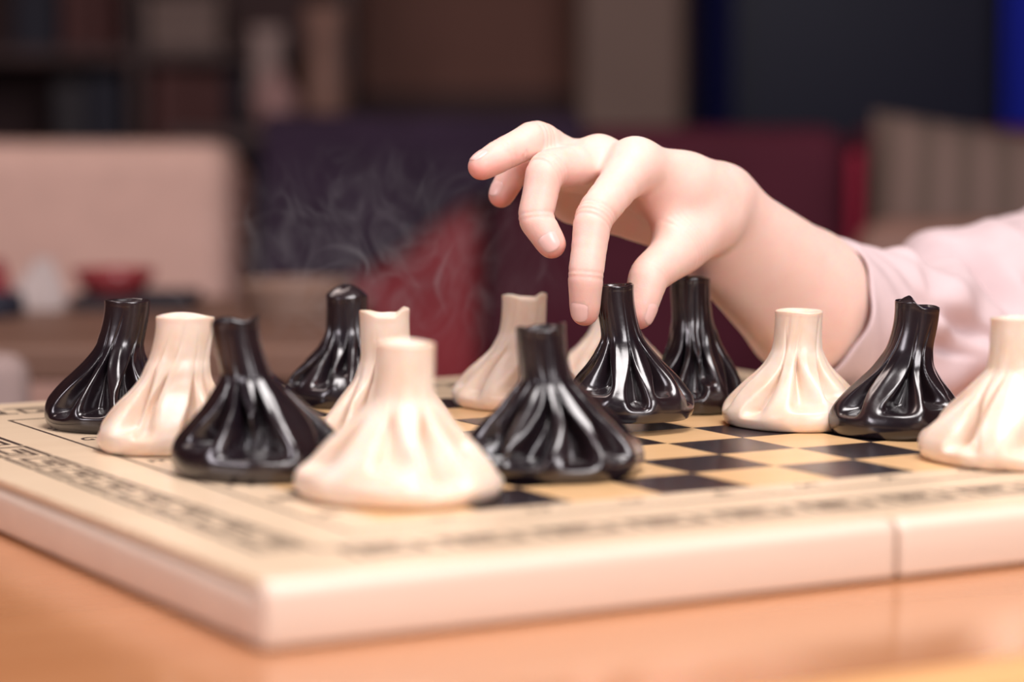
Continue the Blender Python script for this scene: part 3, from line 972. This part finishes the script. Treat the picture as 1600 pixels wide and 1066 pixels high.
# plum throw hanging over the back of the red sofa, hem running diagonally
def throw():
    xs = np.linspace(-0.297, 0.085, 60)
    vs, fs = [], []
    nz = 26
    for xk in xs:
        hem = np.interp(xk, [-0.30, -0.205, -0.03, 0.05, 0.09], [0.722, 0.732, 0.835, 0.855, 0.86])
        for j in range(nz + 1):
            t = j / nz
            wv = 0.006 * math.sin(xk * 60) + 0.004 * math.sin(xk * 131 + 1)
            if t < 0.3:
                q_ = t / 0.3
                vs.append((xk, 3.36 - 0.285 * q_, 0.926 + 0.003 * math.sin(xk * 50 + 6 * q_)))
            else:
                q_ = (t - 0.3) / 0.7
                vs.append((xk + 0.01 * q_ * math.sin(xk * 30), 3.075 - 0.012 * min(1, q_ * 6) + wv * q_ - 0.006, 0.922 + (hem - 0.922) * q_))
    for i in range(len(xs) - 1):
        for j in range(nz):
            a = i * (nz + 1) + j
            fs.append((a, a + 1, a + nz + 2, a + nz + 1))
    o = mesh_obj('throw_blanket', vs, fs, M_plum, None, True)
    m = o.modifiers.new('thick', 'SOLIDIFY')
    m.thickness = 0.008
    tag(o, 'dark plum throw with slanting hem draped over the red sofa back', 'blanket')
throw()

def cushion(name, label, loc, rot, size, thick, mat):
    n = 24
    vs, fs = [], []
    for s_ in (1, -1):
        for i in range(n + 1):
            for j in range(n + 1):
                u, v = i / n * 2 - 1, j / n * 2 - 1
                k = max(0.0, (1 - u ** 4) * (1 - v ** 4)) ** 0.5
                pin = 1 - 0.06 * (1 - abs(u)) * abs(v) ** 3 - 0.0
                pin2 = 1 - 0.06 * (1 - abs(v)) * abs(u) ** 3
                vs.append((u * size / 2 * pin2, s_ * (0.004 + k * thick / 2), v * size / 2 * pin))
    h = (n + 1) ** 2
    for i in range(n):
        for j in range(n):
            a = i * (n + 1) + j
            fs.append((a, a + n + 1, a + n + 2, a + 1))
            fs.append((h + a, h + a + 1, h + a + n + 2, h + a + n + 1))
    rim_ = [i * (n + 1) for i in range(n + 1)] + [n * (n + 1) + j for j in range(1, n + 1)] + [i * (n + 1) + n for i in range(n - 1, -1, -1)] + list(range(n - 1, 0, -1))
    for a, b in zip(rim_, rim_[1:] + rim_[:1]):
        fs.append((a, b, h + b, h + a))
    o = mesh_obj(name, vs, fs, mat, None, True)
    bm = bmesh.new(); bm.from_mesh(o.data)
    bmesh.ops.recalc_face_normals(bm, faces=bm.faces)
    bm.to_mesh(o.data); bm.free()
    o.location = loc
    o.rotation_euler = rot
    return tag(o, label, 'cushion')
cushion('cushion', 'olive and brown striped cushion leaning on the shaded red sofa back', (0.640, 2.985, 0.671), (math.radians(-10), math.radians(6), 0), 0.48, 0.13, M_stripe)

# tan leather bag on the sofa seat
bag = tag(empty('handbag', (0.46, 2.70, 0.43)), 'tan leather handbag on the seat in front of the striped cushion', 'handbag')
box('body', -0.10, 0.10, -0.05, 0.05, 0.0, 0.39, M_clay, bag, 0.04, 5, True)
box('flap', -0.095, 0.095, -0.058, -0.050, 0.16, 0.37, M_clay, bag, 0.003, 2, True)
box('clasp', -0.015, 0.015, -0.063, -0.058, 0.17, 0.20, M_brass, bag, 0.001)

# side table with things on it
st = tag(empty('side_table', (-0.42, 2.27, 0.0)), 'dark brown wooden side table in front of the beige sofa', 'table')
for k in range(4):
    box('plank', -0.36, 0.28, -0.27 + 0.135 * k + 0.001, -0.27 + 0.135 * (k + 1) - 0.001, 0.722, 0.750, M_oldtable, st, 0.003, 1)
for ax in (-0.31, 0.23):
    for ay in (-0.22, 0.22):
        box('leg', ax - 0.022, ax + 0.022, ay - 0.022, ay + 0.022, 0.0, 0.722, M_oldtable, st, 0.004)
tr = tag(empty('serving_tray', (-0.352, 2.40, 0.750)), 'dark round-cornered tray on the side table', 'tray')
box('base', -0.055, 0.055, -0.05, 0.05, 0.0, 0.006, M_darktray, tr, 0.002)
for a in ((-0.055, 0.055, -0.05, -0.044), (-0.055, 0.055, 0.044, 0.05), (-0.055, -0.049, -0.044, 0.044), (0.049, 0.055, -0.044, 0.044)):
    box('rim', *a, 0.006, 0.014, M_darktray, tr, 0.0015)
tag(lathe('bowl', [(0.0, 0.0), (0.018, 0.0), (0.022, 0.006), (0.034, 0.018), (0.039, 0.030), (0.037, 0.030), (0.030, 0.018), (0.015, 0.008), (0, 0.007)], M_redbowl, None, 36, (-0.372, 2.39, 0.7565)),
    'small red glazed bowl on the dark tray', 'bowl')
def napkin(label, loc, w, h, d, mat, rz):
    vs, fs = [], []
    n = 20
    for i in range(n + 1):
        for j in range(n + 1):
            u, v = i / n * 2 - 1, j / n
            wdt = w * (1 - 0.75 * v ** 1.3)
            vs.append((u * wdt / 2 + 0.15 * w * v, d / 2 * math.cos(u * PI / 2) * (1 - 0.6 * v) * (1 + 0.12 * math.sin(9 * u)), h * v))
    for i in range(n):
        for j in range(n):
            a = i * (n + 1) + j
            fs.append((a, a + n + 1, a + n + 2, a + 1))
    m0 = len(vs)
    vs += [(x, -y, z) for x, y, z in vs]
    fs += [tuple(m0 + k for k in f[::-1]) for f in fs[:n * n]]
    o = mesh_obj('napkin', vs, fs, mat, None, True)
    o.location = loc
    o.rotation_euler = (0, 0, rz)
    return tag(o, label, 'napkin')
napkin('white cloth napkin folded into a peak beside the dark tray', (-0.445, 2.38, 0.7502), 0.06, 0.047, 0.04, M_pale, 0.0)
napkin('red folded napkin standing at the end of the side table', (-0.492, 2.40, 0.7502), 0.05, 0.045, 0.03, M_redbowl, 0.0)
tag(lathe('ashtray', [(0, 0), (0.034, 0), (0.036, 0.004), (0.034, 0.020), (0.029, 0.020), (0.027, 0.007), (0, 0.006)], M_navy, None, 32, (-0.475, 2.30, 0.7502)), 'dark navy round dish in front of the red napkin', 'dish')
bk = tag(empty('basket', (-0.195, 2.30, 0.7502)), 'low tan woven basket at the end of the side table', 'basket')
for k in range(5):
    lathe('coil', [(0.040 + 0.002 * k + 0.004 * math.cos(a), 0.004 + 0.006 * k + 0.0035 * math.sin(a)) for a in [i * PI / 4 for i in range(9)]], M_tanwood, bk, 32)
lathe('bottom', [(0, 0.0), (0.041, 0.0), (0.041, 0.004), (0, 0.004)], M_tanwood, bk, 32)

# upholstered chair whose back rises just behind the board
ch = tag(empty('chair', (-0.56, 1.98, 0)), 'grey-beige upholstered chair pushed under the side table', 'chair')
box('backrest', -0.20, 0.20, -0.10, -0.06, 0.47, 0.755, M_greyseat, ch, 0.018, 4, True)
box('seat', -0.21, 0.21, -0.07, 0.22, 0.42, 0.475, M_greyseat, ch, 0.02, 4, True)
for ax in (-0.18, 0.18):
    for ay in (-0.08, 0.19):
        box('leg', ax - 0.016, ax + 0.016, ay - 0.016, ay + 0.016, 0.0, 0.425, M_walnut, ch, 0.003)

# shelf unit on the back wall
sh = tag(empty('shelf_unit', (-0.86, 4.60, 0.0)), 'dark walnut shelf unit against the brown back wall', 'shelf')
box('back_panel', -0.58, 0.58, 0.17, 0.185, 0.0, 2.1, M_shelfback, sh)
for ax in (-0.58, -0.20, 0.20, 0.56):
    box('upright', ax, ax + 0.022, -0.15, 0.17, 0.0, 2.1, M_walnut, sh, 0.002)
for az in (0.05, 0.40, 0.72, 1.015, 1.36, 1.70, 2.08):
    for k, (xa, xb) in enumerate(((-0.558, -0.20), (-0.178, 0.20), (0.222, 0.56))):
        box('shelf_board', xa, xb, -0.15, 0.17, az, az + 0.020, M_walnut, sh, 0.002)
def book(label, x, w, z, h, d, mat, y=4.475):
    o = empty('book', (x + w / 2, y + d / 2, z))
    tag(o, label, 'book', 'books on the walnut shelves')
    box('cover', -w / 2, -w / 2 + 0.003, -d / 2, d / 2, 0, h, mat, o, 0.001, 1)
    box('cover', w / 2 - 0.003, w / 2, -d / 2, d / 2, 0, h, mat, o, 0.001, 1)
    box('spine', -w / 2 + 0.003, w / 2 - 0.003, -d / 2, -d / 2 + 0.003, 0, h, mat, o, 0.001, 1)
    box('pages', -w / 2 + 0.003, w / 2 - 0.003, -d / 2 + 0.003, d / 2 - 0.004, 0.003, h - 0.003, M_cream, o)
Z2, Z1 = 1.0352, 0.7402
book('thick black book upright on the upper shelf', -0.865, 0.075, Z2, 0.24, 0.17, M_navy)
book('red-brown book next to the thick black book', -0.780, 0.055, Z2, 0.25, 0.17, M_brownbook)
book('thin red-brown book between a thicker red-brown book and the cream box', -0.718, 0.030, Z2, 0.23, 0.17, M_brownbook)
book('wide navy book on the lower shelf', -0.740, 0.060, Z1, 0.25, 0.17, M_navy)
book('dark navy book beside the wide navy one on the lower shelf', -0.810 + 0.015, 0.050, Z1, 0.24, 0.17, M_darktray)
book('wide red-brown album on the lower shelf beside the divider', -0.628, 0.070, Z1, 0.26, 0.17, M_brownbook)
book('narrow red-brown album next to the wide album', -0.555, 0.055, Z1, 0.255, 0.17, M_brownbook)
book('tall dark navy binder at the end of the lower shelf', -0.496, 0.045, Z1, 0.26, 0.17, M_navy)
bx = tag(empty('storage_box', (-0.570, 4.56, Z2)), 'cream cardboard storage box on the upper shelf', 'box')
box('body', -0.062, 0.062, -0.09, 0.09, 0.0, 0.075, M_cream, bx, 0.002)
box('lid', -0.065, 0.065, -0.093, 0.093, 0.075, 0.095, M_cream, bx, 0.002)

# console with ceramics in front of the shelf end
cs = tag(empty('console_table', (-0.31, 4.20, 0.0)), 'narrow dark console table carrying the ceramics', 'table')
box('top', -0.24, 0.12, -0.12, 0.12, 0.875, 0.900, M_walnut, cs, 0.003)
for ax in (-0.22, 0.10):
    for ay in (-0.10, 0.10):
        box('leg', ax - 0.015, ax + 0.015, ay - 0.015, ay + 0.015, 0.0, 0.875, M_walnut, cs, 0.003)
tag(lathe('vase', [(0, 0), (0.022, 0), (0.034, 0.018), (0.038, 0.040), (0.030, 0.064), (0.018, 0.078), (0.016, 0.088), (0.020, 0.094), (0.016, 0.094), (0.013, 0.084), (0, 0.08)], M_pinkgl, None, 32, (-0.382, 4.16, 0.9002)),
    'small round rose ceramic vase on the console', 'vase')
tag(lathe('vase', [(0, 0), (0.026, 0), (0.036, 0.03), (0.032, 0.09), (0.026, 0.13), (0.034, 0.17), (0.034, 0.20), (0.030, 0.20), (0.022, 0.14), (0, 0.12)], M_clay, None, 32, (-0.305, 4.20, 0.9002)),
    'tall waisted clay vase on the console', 'vase')
tag(lathe('jug', [(0, 0), (0.028, 0), (0.032, 0.05), (0.026, 0.10), (0.022, 0.13), (0.030, 0.165), (0.026, 0.165), (0.018, 0.13), (0, 0.12)], M_greyseat, None, 32, (-0.405, 4.26, 0.9002)),
    'grey ceramic jug behind the round rose vase', 'jug')

# ------------------------------------------------------------------ steam
def steam_mat(name, dens):
    m = bpy.data.materials.new(name)
    m.use_nodes = True
    nt = m.node_tree
    nt.nodes.clear()
    out = nt.nodes.new('ShaderNodeOutputMaterial')
    v = nt.nodes.new('ShaderNodeVolumeScatter')
    v.inputs['Color'].default_value = (0.95, 0.90, 0.92, 1)
    v.inputs['Density'].default_value = dens
    v.inputs['Anisotropy'].default_value = 0.0
    nt.links.new(v.outputs[0], out.inputs['Volume'])
    return m
M_steam = steam_mat('steam', 11.0)
M_steam_thin = steam_mat('thin_steam', 2.6)
def wisp(pts, w, d, mat, parent, seed):
    """a flattened, twisting tube of vapour"""
    rg = np.random.default_rng(seed)
    P = catmull([p for p in pts], 14)
    n = len(P)
    vs, fs = [], []
    S_ = 12
    ph = rg.uniform(0, 6.28)
    for i in range(n):
        t = P[min(i + 1, n - 1)] - P[max(i - 1, 0)]
        t = t / np.linalg.norm(t)
        u = np.cross(t, (0.0, 1.0, 0.0)); u /= np.linalg.norm(u)
        v = np.cross(t, u)
        s = i / (n - 1)
        k = max(0.05, math.sin(PI * min(1, max(0.0, s)))) ** 1.1
        a = 0.7 * math.sin(3.0 * s + ph)
        uu, vv_ = u * math.cos(a) + v * math.sin(a), v * math.cos(a) - u * math.sin(a)
        for j in range(S_):
            b = 2 * PI * j / S_
            vs.append(P[i] + uu * w * k * math.cos(b) * (1 + 0.35 * math.sin(7 * s + ph)) + vv_ * d * k * math.sin(b))
    for i in range(n - 1):
        for j in range(S_):
            j2 = (j + 1) % S_
            fs.append((i * S_ + j, i * S_ + j2, (i + 1) * S_ + j2, (i + 1) * S_ + j))
    fs.append(tuple(range(S_))[::-1]); fs.append(tuple((n - 1) * S_ + j for j in range(S_)))
    o = mesh_obj('wisp', vs, fs, mat, parent, True)
    return o
steam = tag(empty('steam', (-0.08, 1.43, 0.80)), 'thin curling wisps of steam rising behind the dumplings', 'steam', kind='stuff')
WISPS = [
 ([(-0.0300, 1.44, 0.868), (-0.0370, 1.43, 0.854), (-0.0419, 1.43, 0.841), (-0.0394, 1.425, 0.830), (-0.0340, 1.42, 0.819)], 0.0035, 0.006, 0),
 ([(-0.0330, 1.43, 0.862), (-0.0355, 1.43, 0.848), (-0.0385, 1.43, 0.838), (-0.0375, 1.43, 0.828)], 0.0012, 0.004, 0),
 ([(-0.1145, 1.43, 0.8554), (-0.1002, 1.43, 0.8607), (-0.0859, 1.43, 0.8571), (-0.0806, 1.43, 0.8482), (-0.086, 1.43, 0.8374)], 0.0022, 0.007, 0),
 ([(-0.1250, 1.42, 0.8400), (-0.1080, 1.43, 0.8480), (-0.0920, 1.43, 0.8520), (-0.0820, 1.43, 0.8450)], 0.0028, 0.008, 1),
 ([(-0.1446, 1.43, 0.8911), (-0.1483, 1.43, 0.8768), (-0.1431, 1.43, 0.8625), (-0.1451, 1.43, 0.8446), (-0.1398, 1.43, 0.8302)], 0.0050, 0.010, 1),
 ([(-0.1300, 1.44, 0.8950), (-0.1240, 1.44, 0.8800), (-0.1290, 1.44, 0.8650), (-0.1220, 1.44, 0.8480), (-0.1250, 1.44, 0.8350)], 0.0060, 0.010, 1),
 ([(-0.0197, 1.43, 0.841), (-0.0143, 1.43, 0.8302), (-0.0179, 1.43, 0.8194), (-0.0162, 1.43, 0.805), (-0.0234, 1.43, 0.7942)], 0.0035, 0.009, 1),
 ([(-0.0260, 1.45, 0.848), (-0.0230, 1.45, 0.834), (-0.0270, 1.45, 0.820), (-0.0225, 1.45, 0.806)], 0.0045, 0.009, 1),
 ([(-0.2007, 1.43, 0.8374), (-0.1864, 1.43, 0.8302), (-0.1794, 1.43, 0.8194)], 0.0018, 0.006, 1),
 ([(-0.0716, 1.43, 0.8554), (-0.0573, 1.43, 0.8446), (-0.0502, 1.43, 0.8302), (-0.043, 1.43, 0.8194)], 0.0030, 0.008, 1),
 ([(-0.0572, 1.43, 0.8780), (-0.0530, 1.43, 0.8870), (-0.0500, 1.43, 0.8960), (-0.0471, 1.43, 0.9046)], 0.0022, 0.006, 1),
 ([(-0.1000, 1.40, 0.7990), (-0.0980, 1.41, 0.8120), (-0.1060, 1.42, 0.8250), (-0.1010, 1.42, 0.8390)], 0.0060, 0.010, 1),
 ([(0.0120, 1.42, 0.8380), (0.0180, 1.42, 0.8500), (0.0150, 1.42, 0.8600)], 0.0030, 0.007, 1),
]
def vapour_mat():
    m = bpy.data.materials.new('vapour')
    m.use_nodes = True
    nt = m.node_tree
    nt.nodes.clear()
    N, Lk = nt.nodes.new, nt.links.new
    out = N('ShaderNodeOutputMaterial')
    v = N('ShaderNodeVolumeScatter')
    v.inputs['Color'].default_value = (0.95, 0.90, 0.92, 1)
    tc = N('ShaderNodeTexCoord')
    mp = N('ShaderNodeMapping')
    mp.inputs['Scale'].default_value = (26, 14, 19)
    Lk(tc.outputs['Object'], mp.inputs['Vector'])
    n = N('ShaderNodeTexNoise')
    n.inputs['Scale'].default_value = 1.0
    n.inputs['Detail'].default_value = 2.0
    n.inputs['Distortion'].default_value = 2.2
    Lk(mp.outputs['Vector'], n.inputs['Vector'])
    def math_(op, a, b=None):
        q_ = N('ShaderNodeMath'); q_.operation = op
        for k, x in enumerate((a, b)):
            if x is None: continue
            if isinstance(x, float): q_.inputs[k].default_value = x
            else: Lk(x, q_.inputs[k])
        return q_.outputs[0]
    # vapour gathers in thin curling sheets
    ridge = math_('SUBTRACT', 1.0, math_('MULTIPLY', math_('ABSOLUTE', math_('SUBTRACT', n.outputs['Fac'], 0.5)), 9.0))
    ridge = math_('POWER', math_('MAXIMUM', ridge, 0.0), 2.2)
    g = N('ShaderNodeTexGradient'); g.gradient_type = 'SPHERICAL'
    mg = N('ShaderNodeMapping')
    mg.inputs['Scale'].default_value = (1 / 0.125, 1 / 0.035, 1 / 0.075)
    Lk(tc.outputs['Object'], mg.inputs['Vector']); Lk(mg.outputs['Vector'], g.inputs['Vector'])
    dens = math_('MULTIPLY', math_('MULTIPLY', math_('ADD', ridge, 0.06), g.outputs['Fac']), 6.0)
    Lk(dens, v.inputs['Density'])
    Lk(v.outputs[0], out.inputs['Volume'])
    return m
M_vapour = vapour_mat()
bm = bmesh.new()
bmesh.ops.create_uvsphere(bm, u_segments=32, v_segments=16, radius=1.0, matrix=Matrix.Diagonal((0.125, 0.035, 0.075, 1)))
va = bm_obj('vapour', bm, M_vapour, steam, True)
va.location = (0.005, 0.022, 0.050)
sp = Vector(steam.location)
for k, (pts, w, d, thin) in enumerate(WISPS):
    # three nested sheaths so that the vapour thins out towards its edge
    for sc in (1.0, 0.6, 0.3):
        wisp([tuple(Vector(p) - sp) for p in pts], w * sc * 0.55, d * sc * 0.7, M_steam_thin if thin else M_steam, steam, k + 5)
